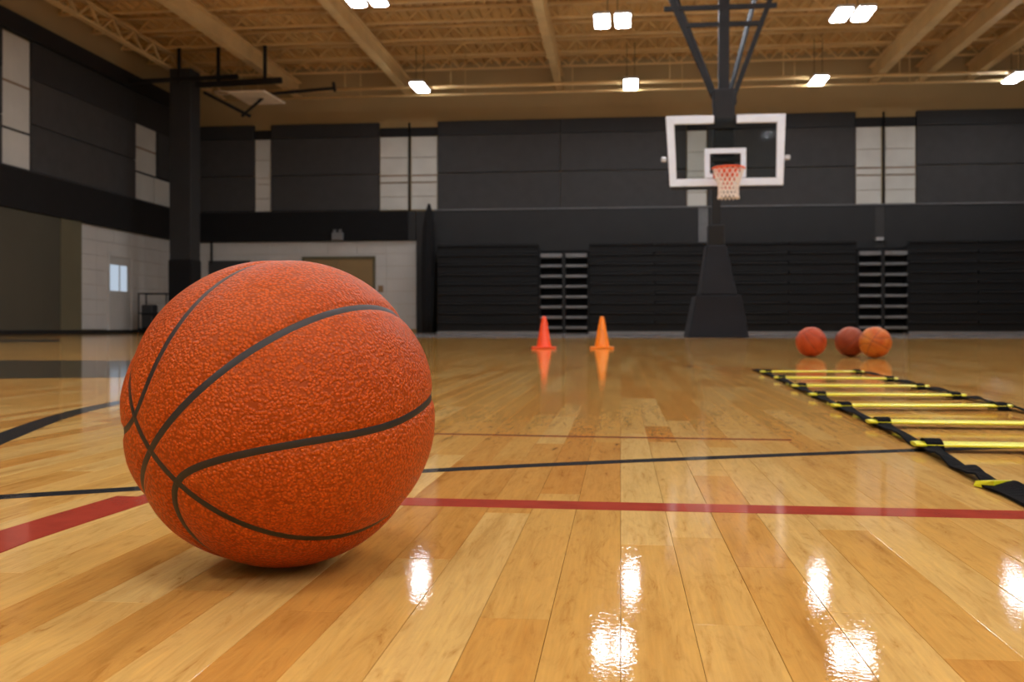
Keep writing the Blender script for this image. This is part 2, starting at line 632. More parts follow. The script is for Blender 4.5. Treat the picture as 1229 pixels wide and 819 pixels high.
# pale block wall below it, big courses
zs = np.linspace(0.12, Z_B0 - 0.01, 8)
xs_ = np.linspace(XL + 0.02, X500, 9)
D0, D1, DZ = xw(362), xw(450), zw(305)
for q in range(7):
    for k in range(8):
        x0, x1 = xs_[k], xs_[k + 1]
        z0, z1 = zs[q], zs[q + 1]
        if z0 < DZ:
            if D0 <= x0 and x1 <= D1:
                continue
            if x0 < D0 < x1:
                x1 = D0
            if x0 < D1 < x1:
                x0 = D1
        bkz('wall_block', x0 + 0.004, x1 - 0.004, z0 + 0.004, z1 - 0.004, M_white, t1=0.05, bevel=0.004)
bkz('wall_block', D0 + 0.004, D1 - 0.004, DZ + 0.004, next((z for z in zs if z >= DZ), Z_B0) - 0.004, M_white, t1=0.05, bevel=0.004)
tag(bkz('baseboard_back', XL + 0.1, D0, 0.0, 0.11, M_black, t1=0.08, parent=None), 'black rubber baseboard at the foot of the pale far wall', None, None, 'structure')

# tan double door in the far wall
door = tag(empty('door_1', ((D0 + D1) / 2, YB, 0)), 'tan double door in the pale far wall, behind the big ball', None, None, 'structure')
fr = MB()
fr.box(D0, D0 + 0.09, YB - 0.10, YB, 0, DZ); fr.box(D1 - 0.09, D1, YB - 0.10, YB, 0, DZ)
fr.box(D0 + 0.09, D1 - 0.09, YB - 0.10, YB, DZ - 0.09, DZ)
fr.build('door_frame', M_olive2, door)
dm = (D0 + D1) / 2
for s_, x0, x1 in ((1, D0 + 0.095, dm - 0.004), (-1, dm + 0.004, D1 - 0.095)):
    lf = MB().bbox(x0, x1, YB - 0.06, YB - 0.01, 0.01, DZ - 0.095, 0.006).build('door_leaf', M_door, door)
    hx = dm - s_ * 0.09
    MB().tube([(hx, YB - 0.06, 1.0), (hx, YB - 0.12, 1.0), (hx, YB - 0.12, 1.25), (hx, YB - 0.06, 1.25)], 0.012, 6).build('handle', M_lmetal, lf, True)

# left wall
yl = lambda px, t=0.12: atl(px, 230, XL + t).y


def lw(name, y0, y1, z0, z1, m, t1=0.12, bevel=0.01, t0=0.0, parent=wall_left):
    return MB().bbox(XL + t0, XL + t1, y0, y1, z0, z1, bevel).build(name, m, parent)


ZM, ZT = Z_MID, 7.75
YC = YB - 0.14
for a, b in ((-300, -170), (-160, 3), (38.5, 163)):
    y0, y1 = yl(a), yl(b)
    lw('acoustic_panel', y0, y1, Z_BAND + 0.04, ZM - 0.012, M_grey)
    lw('acoustic_panel', y0, y1, ZM + 0.012, 6.75, M_grey, 0.125)
    lw('header_panel', y0, y1, 6.76, ZT, M_band, 0.13)
lw('acoustic_panel', yl(210), YC, Z_BAND + 0.04, 5.24, M_grey)
lw('acoustic_panel', yl(190), YC, 5.25, ZM - 0.012, M_grey, 0.122)
lw('acoustic_panel', yl(190), YC, ZM + 0.012, 6.75, M_grey, 0.125)
lw('header_panel', yl(163.5), YC, 6.76, ZT, M_band, 0.13)
for a, b, z0, z1 in ((3.5, 38, Z_BAND + 0.03, ZM - 0.3), (3.5, 38, ZM - 0.28, ZM + 0.9), (3.5, 38, ZM + 0.92, 7.72),
                     (163.5, 186, Z_BAND + 0.03, 5.2), (187, 209, Z_BAND + 0.03, 5.2), (163.5, 189, 5.24, 6.0), (163.5, 189, 6.03, 7.1)):
    lw('pale_block', yl(a) + 0.01, yl(b) - 0.01, z0, z1, M_pale, 0.07)
for a, b, z in ((3.5, 38, ZM - 0.29), (3.5, 38, ZM + 0.91), (163.5, 189, 6.015), (163.5, 209, 5.22)):
    lw('stained_joint', yl(a) + 0.02, yl(b) - 0.02, z - 0.03, z + 0.03, M_brown if z > 5.3 else M_black, 0.076, 0.003, 0.05)
MB().box(XL, XL + 0.22, YF + 0.05, YB - 0.23, Z_B0, Z_B1).build('bulkhead', M_blacksoft, wall_left)
lw('ledge', YF + 0.1, YB - 0.3, Z_B1 + 0.001, Z_B1 + 0.05, M_band, 0.24)
lw('eave_band', YF + 0.1, YB - 0.2, ZT + 0.02, ZT + 0.5, M_black, 0.2)
# below the band: olive boards, then pale block
yo0, yo1 = yl(73, 0.16), yl(98, 0.16)
for k in range(5):
    lw('olive_board', yo0 - 4.2 * (k + 1) + 0.01, yo0 - 4.2 * k - 0.01, 0.1, Z_B0 - 0.005, M_olive, 0.15)
lw('olive_board', yo0 + 0.01, yo1, 0.1, Z_B0 - 0.005, M_olive2, 0.17)
ysb = np.linspace(yo1 + 0.01, YB - 0.06, 8)
d0, d1, dz = yl(129, 0.05), yl(158, 0.05), 2.45
for q in range(7):
    for k in range(7):
        y0, y1, z0, z1 = ysb[k], ysb[k + 1], zs[q], zs[q + 1]
        if z0 < dz:
            if d0 <= y0 and y1 <= d1:
                continue
            if y0 < d0 < y1 and y1 > d1:
                lw('wall_block', y0 + 0.004, d0 - 0.01, z0 + 0.004, z1 - 0.004, M_white, 0.05, 0.004)
                y0 = d1
            elif y0 < d0 < y1:
                y1 = d0
            elif y0 < d1 < y1:
                y0 = d1
        lw('wall_block', y0 + 0.004, y1 - 0.004, z0 + 0.004, z1 - 0.004, M_white, 0.05, 0.004)
lw('wall_block', d0 + 0.004, d1 - 0.004, dz + 0.004, next(z for z in zs if z >= dz) - 0.004, M_white, 0.05, 0.004)
tag(lw('baseboard_left', YF + 0.1, YB - 0.25, 0.0, 0.1, M_black, 0.2, parent=None), 'black rubber baseboard along the left wall', None, None, 'structure')
# white door with a lit pane
door2 = tag(empty('door_2', (XL, (d0 + d1) / 2, 0)), 'pale door with a bright glass pane in the left wall', None, None, 'structure')
fr = MB()
fr.box(XL, XL + 0.09, d0, d0 + 0.08, 0.1, dz); fr.box(XL, XL + 0.09, d1 - 0.08, d1, 0.1, dz); fr.box(XL, XL + 0.09, d0 + 0.08, d1 - 0.08, dz - 0.08, dz)
fr.build('door_frame', M_white, door2)
wy0, wy1 = atl(132, 330, XL + 0.06).y, atl(153, 330, XL + 0.06).y
wz1, wz0 = atl(142, 318.5, XL + 0.06).z, atl(142, 349.5, XL + 0.06).z
lf = MB()
lf.box(XL + 0.01, XL + 0.06, d0 + 0.085, d1 - 0.085, 0.11, wz0)
lf.box(XL + 0.01, XL + 0.06, d0 + 0.085, d1 - 0.085, min(wz1, dz - 0.1), dz - 0.085)
lf.box(XL + 0.01, XL + 0.06, d0 + 0.085, wy0, wz0, min(wz1, dz - 0.1))
lf.box(XL + 0.01, XL + 0.06, wy1, d1 - 0.085, wz0, min(wz1, dz - 0.1))
leaf = lf.build('door_leaf', M_doorw, door2)
M_day = emit_mat('daylit_pane', (206, 222, 240), 0.75)
MB().box(XL + 0.02, XL + 0.035, wy0, wy1, wz0, min(wz1, dz - 0.1)).build('pane', M_day, leaf)
ym = wy0 + 0.55 * (wy1 - wy0)
MB().box(XL + 0.036, XL + 0.065, ym - 0.02, ym + 0.02, wz0, min(wz1, dz - 0.1)).build('glazing_bar', M_doorw, leaf)
MB().tube([(XL + 0.06, d1 - 0.22, 1.05), (XL + 0.12, d1 - 0.22, 1.05), (XL + 0.12, d1 - 0.36, 1.05)], 0.014, 6).build('handle', M_lmetal, leaf, True)

# ------------------------------------------------------------------ the setting: ceiling
rib = MB()
pitch = 0.30
nr = int((XR - XL + 0.6) / pitch)
prof = []
for k in range(nr + 1):
    x = XL - 0.3 + k * pitch
    prof += [(x, 0.0), (x + 0.09, 0.0), (x + 0.13, 0.09), (x + 0.26, 0.09)]
rings = [[(x, y, ZC + z) for x, z in prof] for y in (YF - 0.3, YB + 0.3)]
rib.loft(rings, cap=False, closed=False)
ceiling = tag(rib.build('ceiling', M_deck), 'tan corrugated metal roof deck', None, None, 'structure')
tag(MB().box(XL - 0.3, XR + 0.3, YF - 0.3, YB + 0.3, ZC + 0.12, ZC + 0.3).build('roof_slab', M_deck, ceiling))

# open-web joists across the hall
JT, JB = ZC - 0.02, ZC - 0.46
jm = MB()
jm.box(XL + 0.02, XR - 0.02, -0.07, 0.07, JT - 0.06, JT)
jm.box(XL + 0.02, XR - 0.02, -0.06, 0.06, JB, JB + 0.05)
n = 44
for k in range(n):
    xa, xb = XL + (XR - XL) * k / n + 0.02, XL + (XR - XL) * (k + 1) / n - 0.02
    xm = (xa + xb) / 2
    jm.bar((xa, 0, JB + 0.05), (xm, 0, JT - 0.06), 0.04, 0.04)
    jm.bar((xm, 0, JT - 0.06), (xb, 0, JB + 0.05), 0.04, 0.04)
jme = jm.mesh('joist', M_steel)
y = YB - 1.1
while y > YF + 0.5:
    o = bpy.data.objects.new('joist', jme)
    o.parent = ceiling
    o.location = (0, y, 0)
    COL.objects.link(o)
    y -= 1.75
# girders along the hall: lattice for the leftmost, rolled beams for the rest
GT, GB = JB - 0.01, JB - 0.55


def girder(x, lattice=False, w_=0.24):
    g = MB()
    g.box(x - w_ / 2, x + w_ / 2, YF + 0.02, YB - 0.02, GT - 0.05, GT)
    g.box(x - w_ / 2, x + w_ / 2, YF + 0.02, YB - 0.02, GB, GB + 0.05)
    if not lattice:
        g.box(x - 0.02, x + 0.02, YF + 0.02, YB - 0.02, GB + 0.05, GT - 0.05)
    else:
        n_ = 36
        for k in range(n_):
            ya = YF + (YB - YF) * k / n_ + 0.02
            yb = YF + (YB - YF) * (k + 1) / n_ - 0.02
            g.bar((x, ya, GB + 0.05), (x, (ya + yb) / 2, GT - 0.05), 0.06, 0.06)
            g.bar((x, (ya + yb) / 2, GT - 0.05), (x, yb, GB + 0.05), 0.06, 0.06)
    return g.build('lattice_girder' if lattice else 'roof_beam', M_steel, ceiling)


for px, lat in ((655, False), (425, False), (252, False), (1106, False), (1172, False), (1240, False)):
    girder(atz(px, 42, GB).x, lat, 0.26)
girder(atz(128, 40, GB).x, True, 0.2)
# sprinkler main and conduit running the width of the hall, in front of the far wall
pz = at(760, 98.5, 31.0).z
MB().tube([(XL + 2.5, 31.0, pz), (XR - 0.05, 31.0, pz)], 0.055, 10).build('ceiling_pipe', M_steel, ceiling, True)
pz2 = at(760, 108, 31.4).z
MB().tube([(XL + 2.5, 31.4, pz2), (XR - 0.05, 31.4, pz2)], 0.035, 8).build('ceiling_pipe', M_steel, ceiling, True)
for k in range(9):
    xx = XL + 3.5 + k * 3.4
    MB().tube([(xx, 31.0, pz + 0.05), (xx, 31.0, JB)], 0.012, 6).build('pipe_hanger', M_steel, ceiling, True)
    MB().tube([(xx + 0.4, 31.4, pz2 + 0.03), (xx + 0.4, 31.4, JB)], 0.010, 6).build('pipe_hanger', M_steel, ceiling, True)

# ------------------------------------------------------------------ ceiling lights
M_lamp = emit_mat('lamp_diffuser', (242, 247, 255), LAMP)
M_house = mat('lamp_housing', (200, 200, 200), 0.4, 0.2, var=0.04)


def fixture(x, y, z, n, label, wd=0.35, ln=1.0, group='LED high bay lights'):
    r = tag(empty('ceiling_light', (x, y, z)), label, 'ceiling light', group)
    tot = n * wd + (n - 1) * 0.15
    for k in range(n):
        xa = x - tot / 2 + k * (wd + 0.15)
        MB().bbox(xa - 0.02, xa + wd + 0.02, y - ln / 2 - 0.02, y + ln / 2 + 0.02, z + 0.015, z + 0.09, 0.012).build('housing', M_house, r)
        # diffuser with clipped corners
        q = 0.06
        x0, x1, y0, y1 = xa, xa + wd, y - ln / 2, y + ln / 2
        ring = [(x0 + q, y0), (x1 - q, y0), (x1, y0 + q), (x1, y1 - q), (x1 - q, y1), (x0 + q, y1), (x0, y1 - q), (x0, y0 + q)]
        MB().loft([[(a, b, z - 0.02) for a, b in ring], [(a, b, z + 0.015) for a, b in ring]]).build('diffuser', M_lamp, r)
    for sx in (-1, 1):
        MB().tube([(x + sx * 0.12, y, z + 0.09), (x + sx * 0.12, y, JB)], 0.008, 6).build('hanger', M_metal, r, True)
    return r


ZL = 7.6
names1 = ['single white ceiling light left of centre, near the far wall', 'single white ceiling light in the middle, left of the hoop mast, near the far wall',
          'single white ceiling light just right of the hoop mast', 'single white ceiling light at the right edge of the picture']
cols = []
for (px, py), lb in zip(((504, 105), (757, 101.5), (982, 97.5), (1219, 93.5)), names1):
    p = atz(px, py, ZL)
    cols.append(p.x)
    fixture(p.x, p.y, ZL, 1, lb, wd=0.40, ln=1.15)
for px, py, lb in ((735, 25.5, 'twin white ceiling light left of the hoop mast, above the middle of the hall'),
                   (1023, 17.5, 'twin white ceiling light upper right of the hoop'),
                   (438, -1, 'twin white ceiling light cut off by the top edge of the picture, upper left')):
    p = atz(px, py, ZL)
    fixture(p.x, p.y, ZL, 2, lb)
for y in (18.0, 11.5, 5.0, -1.5, -6.5):
    for x in cols:
        fixture(x, y, ZL, 2, 'twin white ceiling light hanging over the near half of the court, above the view', wd=0.42, ln=1.2, group='LED high bay lights above the view')

# ------------------------------------------------------------------ the basketballs
_u = lambda v: (RIGHT * v[0] + UP * v[1] + FWD * v[2]).normalized()
BP = _u((-0.60931373, -0.1680218, -0.77492287))      # where two seams cross
BU = _u((0.50332716, 0.67319728, -0.54172613))
BV = _u((0.61269776, -0.7201209, -0.32561841))


def g_lat(ph):
    a = 0.24
    return np.radians(15.0 + 30.0 * (np.sqrt(np.sin(ph) ** 2 + a * a) - a) / (math.sqrt(1 + a * a) - a))


def ball_meshes(R, N, hw, depth):
    """eight panels with rolled-in edges and four channel seams; axes p, u, v are x, y, z"""
    q = np.tan(np.linspace(-PI / 4, PI / 4, N + 1))
    A, B = np.meshgrid(q, q, indexing='ij')
    one = np.ones_like(A)
    panels = {}
    for ax in range(3):
        for sg in (1, -1):
            c = [None] * 3
            c[ax] = one * sg
            c[(ax + 1) % 3] = A * sg
            c[(ax + 2) % 3] = B
            P = np.stack(c, -1)
            P /= np.linalg.norm(P, axis=-1, keepdims=True)
            idx = np.arange((N + 1) ** 2).reshape(N + 1, N + 1)
            f = np.stack([idx[:-1, :-1], idx[1:, :-1], idx[1:, 1:], idx[:-1, 1:]], -1).reshape(-1, 4)
            P = P.reshape(-1, 3)
            cen = P[f].mean(1)
            lat = np.arcsin(np.clip(cen[:, 2] / np.linalg.norm(cen, axis=1), -1, 1))
            ph = np.arctan2(cen[:, 1], cen[:, 0])
            code = (cen[:, 2] > 0) * 4 + (cen[:, 1] > 0) * 2 + (np.abs(lat) > g_lat(ph)) * 1
            for k in range(8):
                s = f[code == k]
                if len(s):
                    panels.setdefault(k, []).append((P, s))

    def dist(P):
        lat = np.arcsin(np.clip(P[:, 2], -1, 1))
        ph = np.arctan2(P[:, 1], P[:, 0])
        e = 1e-3
        gp = (g_lat(ph + e) - g_lat(ph - e)) / (2 * e)
        dc = np.abs(np.abs(lat) - g_lat(ph)) / np.sqrt(1 + (gp / np.cos(lat)) ** 2)
        return np.minimum(np.minimum(np.abs(lat), np.abs(np.arcsin(np.clip(P[:, 1], -1, 1)))), dc)

    out = []
    for k in sorted(panels):
        V = np.zeros((0, 3)); Fq = []
        for P, s in panels[k]:
            used, inv = np.unique(s, return_inverse=True)
            Fq.append(inv.reshape(-1, 4) + len(V))
            V = np.concatenate([V, P[used]])
        Fq = np.concatenate(Fq)
        # weld
        key = np.round(V * 1e5).astype(np.int64)
        _, first, inv = np.unique(key, axis=0, return_index=True, return_inverse=True)
        V = V[first]; Fq = inv.reshape(-1)[Fq]
        d = dist(V)
        t = np.clip((d - hw * 0.8) / (hw * 1.3), 0, 1)
        t = t * t * (3 - 2 * t)
        t2 = np.clip(d / 0.32, 0, 1)
        V = V * (R - depth * (1 - t) - 0.0025 * R / 0.12 * (1 - t2) ** 2)[:, None]
        me = bpy.data.meshes.new('panel')
        me.from_pydata(V.tolist(), [], Fq.tolist())
        me.polygons.foreach_set('use_smooth', [True] * len(me.polygons))
        out.append(me)
    seams = []
    T = np.linspace(0, 2 * PI, 361)[:-1]
    z0 = np.zeros_like(T)
    lines = [np.stack([np.cos(T), np.sin(T), z0], -1), np.stack([np.cos(T), z0, np.sin(T)], -1)]
    for s in (1, -1):
        la = g_lat(T) * s
        lines.append(np.stack([np.cos(la) * np.cos(T), np.cos(la) * np.sin(T), np.sin(la)], -1))
    for c in lines:
        tg = np.roll(c, -1, 0) - np.roll(c, 1, 0)
        n = np.cross(c, tg)
        n /= np.linalg.norm(n, axis=1, keepdims=True)
        rr = R - 0.0025 * R / 0.12 - depth * 0.55
        offs = [(-hw * 1.25, -depth * 0.9), (-hw * 0.75, 0.0), (0, -depth * 0.12), (hw * 0.75, 0.0), (hw * 1.25, -depth * 0.9)]
        V = np.concatenate([(c * np.cos(a) + n * np.sin(a)) * (rr + dr) for a, dr in offs])
        m_ = len(T)
        Fq = []
        for k in range(4):
            for j in range(m_):
                Fq.append((k * m_ + j, k * m_ + (j + 1) % m_, (k + 1) * m_ + (j + 1) % m_, (k + 1) * m_ + j))
        me = bpy.data.meshes.new('seam')
        me.from_pydata(V.tolist(), [], Fq)
        bm = bmesh.new(); bm.from_mesh(me)
        bmesh.ops.recalc_face_normals(bm, faces=bm.faces)
        if bm.faces[m_ + 5].normal.dot(bm.faces[m_ + 5].calc_center_median()) < 0:
            bmesh.ops.reverse_faces(bm, faces=bm.faces)
        bm.to_mesh(me); bm.free()
        me.polygons.foreach_set('use_smooth', [True] * len(me.polygons))
        seams.append(me)
    return out, seams


def ball_mat(name, rgb, rgb2, pebble, depth, rough=0.5):
    m = bpy.data.materials.new(name)
    m.use_nodes = True
    nt = m.node_tree
    L = nt.links.new
    N = nt.nodes.new
    b = nt.nodes['Principled BSDF']
    tc = N('ShaderNodeTexCoord')
    # irregular pebbles: warped cells
    wn = N('ShaderNodeTexNoise'); wn.inputs['Scale'].default_value = pebble * 0.5; wn.inputs['Detail'].default_value = 1
    L(tc.outputs['Object'], wn.inputs['Vector'])
    wv = N('ShaderNodeVectorMath'); wv.operation = 'SCALE'; wv.inputs['Scale'].default_value = 0.55 / pebble
    L(wn.outputs['Color'], wv.inputs[0])
    wa = N('ShaderNodeVectorMath'); wa.operation = 'ADD'
    L(tc.outputs['Object'], wa.inputs[0]); L(wv.outputs[0], wa.inputs[1])
    vo = N('ShaderNodeTexVoronoi'); vo.feature = 'SMOOTH_F1'
    vo.inputs['Scale'].default_value = pebble
    vo.inputs['Smoothness'].default_value = 0.25
    L(wa.outputs[0], vo.inputs['Vector'])
    iv = N('ShaderNodeMapRange'); iv.inputs[1].default_value = 0.2; iv.inputs[2].default_value = 0.7
    iv.inputs[3].default_value = 1; iv.inputs[4].default_value = 0
    L(vo.outputs['Distance'], iv.inputs[0])
    bp = N('ShaderNodeBump'); bp.inputs['Strength'].default_value = 0.75; bp.inputs['Distance'].default_value = depth
    L(iv.outputs[0], bp.inputs['Height']); L(bp.outputs[0], b.inputs['Normal'])
    n = N('ShaderNodeTexNoise'); n.inputs['Scale'].default_value = 9; n.inputs['Detail'].default_value = 4
    L(tc.outputs['Object'], n.inputs['Vector'])
    r = N('ShaderNodeValToRGB')
    r.color_ramp.elements[0].position = 0.35; r.color_ramp.elements[1].position = 0.68
    r.color_ramp.elements[0].color = (*lin(rgb), 1); r.color_ramp.elements[1].color = (*lin(rgb2), 1)
    L(n.outputs[0], r.inputs[0])
    mr = N('ShaderNodeMapRange'); mr.inputs[3].default_value = 0.58; mr.inputs[4].default_value = 1.06
    L(iv.outputs[0], mr.inputs[0])
    mx = N('ShaderNodeMix'); mx.data_type = 'RGBA'; mx.blend_type = 'MULTIPLY'; mx.inputs[0].default_value = 1
    L(r.outputs[0], mx.inputs[6]); L(mr.outputs[0], mx.inputs[7])
    L(mx.outputs[2], b.inputs['Base Color'])
    b.inputs['Roughness'].default_value = rough
    b.inputs['Specular IOR Level'].default_value = 0.2
    return m


M_seam = mat('seam_rubber', (44, 40, 36), 0.5, var=0.15, scale=60)


def basketball(c, R, N, m, frame, label, hw=0.0033 / 0.12, depth=0.0011, group=None, M_s=None):
    r = tag(empty('basketball', c), label, 'basketball', group)
    pm, sm = ball_meshes(R, N, hw, depth)
    Mx = Matrix((frame[0], frame[1], frame[2])).transposed().to_4x4()
    for me in pm:
        me.materials.append(m)
        o = bpy.data.objects.new('panel', me); o.parent = r; o.matrix_local = Mx; COL.objects.link(o)
    for me in sm:
        me.materials.append(M_s or M_seam)
        o = bpy.data.objects.new('seam', me); o.parent = r; o.matrix_local = Mx; COL.objects.link(o)
    return r


u2 = (BU - BP * BU.dot(BP)).normalized()
v2 = BP.cross(u2)
if v2.dot(BV) < 0:
    # keep a right-handed frame: mirror through u, the seam pattern is symmetric in v
    v2 = v2
bc = RIGHT * -0.180 + FWD * 0.785 + Vector((0, 0, 0.12))
basketball(bc, 0.12, 120, ball_mat('orange_pebbled_leather', (210, 86, 14), (219, 95, 20), 440, 0.0012, 0.44), (BP, u2, v2),
           'large orange basketball with black seams in the left foreground')


def rnd_frame(a, b, c):
    M3 = Matrix.Rotation(a, 3, 'X') @ Matrix.Rotation(b, 3, 'Y') @ Matrix.Rotation(c, 3, 'Z')
    return (M3.col[0].copy(), M3.col[1].copy(), M3.col[2].copy())


for px, ang, c1, c2, lb in ((973.5, (0.4, 0.9, 0.2), (196, 76, 36), (214, 96, 48), 'orange basketball on its own, leftmost of the three far balls'),
                            (1020.5, (1.2, 0.3, 0.8), (150, 66, 38), (176, 84, 48), 'darker brown basketball half hidden in the middle of the far balls'),
                            (1050.5, (0.1, 0.5, 1.1), (212, 100, 36), (226, 140, 56), 'yellowish orange basketball, rightmost of the three far balls')):
    p = fl(px, 428.6 if px < 1000 else (428.6 if px < 1030 else 430))
    basketball(p + Vector((0, 0, 0.0945)), 0.0945, 26, ball_mat('far_ball_leather', c1, c2, 430, 0.0006, 0.4), rnd_frame(*ang), lb,
               hw=0.0026 / 0.0945, depth=0.0008, group='basketballs lined up on the far floor', M_s=mat('worn_seam', (104, 50, 30), 0.6))

# ------------------------------------------------------------------ training cones
def cone(px, rgb, label):
    p = fl(px, 418.5)
    m = mat('cone_plastic_%d' % rgb[1], rgb, 0.38, var=0.04, scale=10)
    r = tag(empty('training_cone', p), label, 'cone', 'training cones on the court')
    k = 1.0
    b = MB()
    s = 0.103
    b.bbox(p.x - s, p.x + s, p.y - s, p.y + s, 0.0, 0.016, 0.006)
    b.build('base', m, r)
    prof = [(0.0665, 0.016), (0.064, 0.022), (0.020, 0.268), (0.0165, 0.278), (0.012, 0.281), (0.010, 0.277), (0.012, 0.262)]
    rings = [[(p.x + a * math.cos(2 * PI * j / 28), p.y + a * math.sin(2 * PI * j / 28), z) for j in range(28)] for a, z in prof]
    MB().loft(rings, cap=True).build('body', m, r, True)
    return r


cone(653, (255, 84, 34), 'red-orange training cone standing on the far court')
cone(722.5, (255, 138, 18), 'yellow-orange training cone standing on the far court')

# ------------------------------------------------------------------ agility ladder
M_yel = mat('yellow_plastic', (228, 226, 34), 0.35, var=0.05, scale=10)
M_web = mat('black_webbing', (13, 13, 13), 0.95, spec=0.1, var=0.3, scale=120, bump=0.3, bscale=400)
lad_o = fl(1043, 512)
lad = tag(empty('agility_ladder', (lad_o.x, lad_o.y, 0)), 'black and yellow agility ladder laid out on the floor at the right', 'agility ladder')
Lp = [fl(*p) for p in ((905, 444.5), (931, 454.5), (956, 466.5), (978, 477), (1006, 490.5), (1044, 507.5), (1098, 534), (1150, 563.5), (1192, 586))]
Rp = [fl(*p) for p in ((1033, 447.5), (1075, 457.5), (1112, 467), (1156, 478), (1194, 487), (1240, 499), (1330, 521), (1470, 556))]


def strap(P, seed):
    """webbing that rises and rolls a little between the rungs"""
    S = spline(P, 8)
    rr = random.Random(seed)
    mb = MB()
    rings = []
    wd, th = 0.0105, 0.0014
    for k, p in enumerate(S):
        t = (S[min(k + 1, len(S) - 1)] - S[max(k - 1, 0)]).normalized()
        a = Vector((-t.y, t.x, 0)).normalized()
        ph = (k % 8) / 8
        roll = 0.25 * math.sin(2 * PI * ph) * (0.6 + 0.5 * rr.random())
        lift = 0.003 + 0.004 * math.sin(PI * ph) + wd * abs(math.sin(roll))
        ax = a * math.cos(roll) + Vector((0, 0, 1)) * math.sin(roll)
        nn = t.cross(ax).normalized()
        c = p + Vector((0, 0, lift))
        rings.append([c + ax * wd - nn * th, c - ax * wd - nn * th, c - ax * wd + nn * th, c + ax * wd + nn * th])
    mb.loft(rings)
    o = mb.build('strap', M_web, lad)
    return o


strap(Lp, 3)
strap(Rp, 4)
# loose folded end of the near strap
E_ = [fl(1192, 586), fl(1203, 591), fl(1222, 598), fl(1262, 618), fl(1300, 640)]
E_ = spline(E_, 6)
mb = MB()
rings = []
for k, p in enumerate(E_):
    t = (E_[min(k + 1, len(E_) - 1)] - E_[max(k - 1, 0)]).normalized()
    a = Vector((-t.y, t.x, 0)).normalized()
    q = k / (len(E_) - 1)
    roll = 0.3 * math.sin(PI * min(1, q * 1.7))
    ax = a * math.cos(roll) + Vector((0, 0, 1)) * math.sin(roll)
    nn = t.cross(ax).normalized()
    c = p + Vector((0, 0, 0.003 + 0.016 * abs(math.sin(roll))))
    rings.append([c + ax * 0.015 - nn * 0.0016, c - ax * 0.015 - nn * 0.0016, c - ax * 0.015 + nn * 0.0016, c + ax * 0.015 + nn * 0.0016])
mb.loft(rings).build('strap_end', M_web, lad)
p0, p1 = fl(1181, 584), fl(1206, 590)
t = (p1 - p0).normalized(); a = Vector((-t.y, t.x, 0)) * 0.014
MB().hexa([p0 - a + UP * 0.001, p1 - a + UP * 0.001, p1 + a + UP * 0.001, p0 + a + UP * 0.001], [p0 - a * 0.8 + UP * 0.007, p1 - a + UP * 0.012, p1 + a + UP * 0.012, p0 + a * 0.8 + UP * 0.007]).build('end_tab', M_yel, lad)
rungs = [((913, 449.5), (1036, 449.5)), ((929, 457), (1077, 458.5)), ((951, 467.5), (1113, 468)), ((972, 478.5), (1157, 479.5)),
         ((999, 492.5), (1212, 493)), ((1041, 513), (1262, 516)), ((1096, 541.5), (1352, 546))]
for a_, b_ in rungs:
    p, q = fl(*a_), fl(*b_)
    L_ = (q - p).length
    t = (q - p).normalized()
    n_ = Vector((-t.y, t.x, 0))
    g = MB()
    rings = []
    for s in (0.0, 0.01, L_ - 0.01, L_):
        wd = 0.024 if 0 < s < L_ else 0.018
        c = p + t * s + UP * 0.011
        rings.append([c - n_ * wd - UP * 0.001, c - n_ * wd * 0.6 - UP * 0.003, c + n_ * wd * 0.6 - UP * 0.003, c + n_ * wd - UP * 0.001,
                      c + n_ * wd + UP * 0.001, c + n_ * wd * 0.6 + UP * 0.003, c - n_ * wd * 0.6 + UP * 0.003, c - n_ * wd + UP * 0.001])
    g.loft(rings)
    rg = g.build('rung', M_yel, lad)
    for e in (0.026, L_ - 0.026):
        c = p + t * e
        k = MB()
        # webbing loop over the rung's end
        pts = []
        for j in range(9):
            u = PI * j / 8
            pts.append(c + n_ * (-0.027 * math.cos(u)) + UP * (0.003 + 0.0155 * math.sin(u)))
        rings = [[x_ - t * 0.012 + UP * 0.0015, x_ - t * 0.012 - UP * 0.0015, x_ + t * 0.012 - UP * 0.0015, x_ + t * 0.012 + UP * 0.0015] for x_ in pts]
        k.loft(rings)
        k.build('loop', M_web, rg)

# ------------------------------------------------------------------ the hoop hung from the roof
HY = 16.4
hp = at(871, 393, HY)
HX = hp.x
zh = lambda py: at(871, py, HY).z
xh = lambda px: at(px, 200, HY).x
hoop = tag(empty('basketball_hoop', (HX, HY, zh(223))), 'glass backboard with orange rim and white net, hung on a dark mast', 'basketball hoop')
zt_, zb_ = zh(138), zh(223.5)
# backboard frame: slightly wider at the top, as seen
tl, tr, bl, br = xh(799), xh(943), xh(804), xh(940)
fw = 0.135


def frame_bar(name, a, b, c, d, y0, y1, m, parent):
    # a..d: (x, z) counter-clockwise seen from the court
    g = MB()
    P = [a, b, c, d]
    g.loft([[(x, y0, z) for x, z in P], [(x, y1, z) for x, z in P]])
    bm = bmesh.new()
    me = g.mesh(name, m)
    bm.from_mesh(me); bmesh.ops.recalc_face_normals(bm, faces=bm.faces); bm.to_mesh(me); bm.free()
    o = bpy.data.objects.new(name, me); COL.objects.link(o)
    o.parent = parent
    o.matrix_parent_inverse = Matrix.Translation(parent.location).inverted()
    md = o.modifiers.new('edge', 'BEVEL'); md.width = 0.012; md.segments = 2
    return o


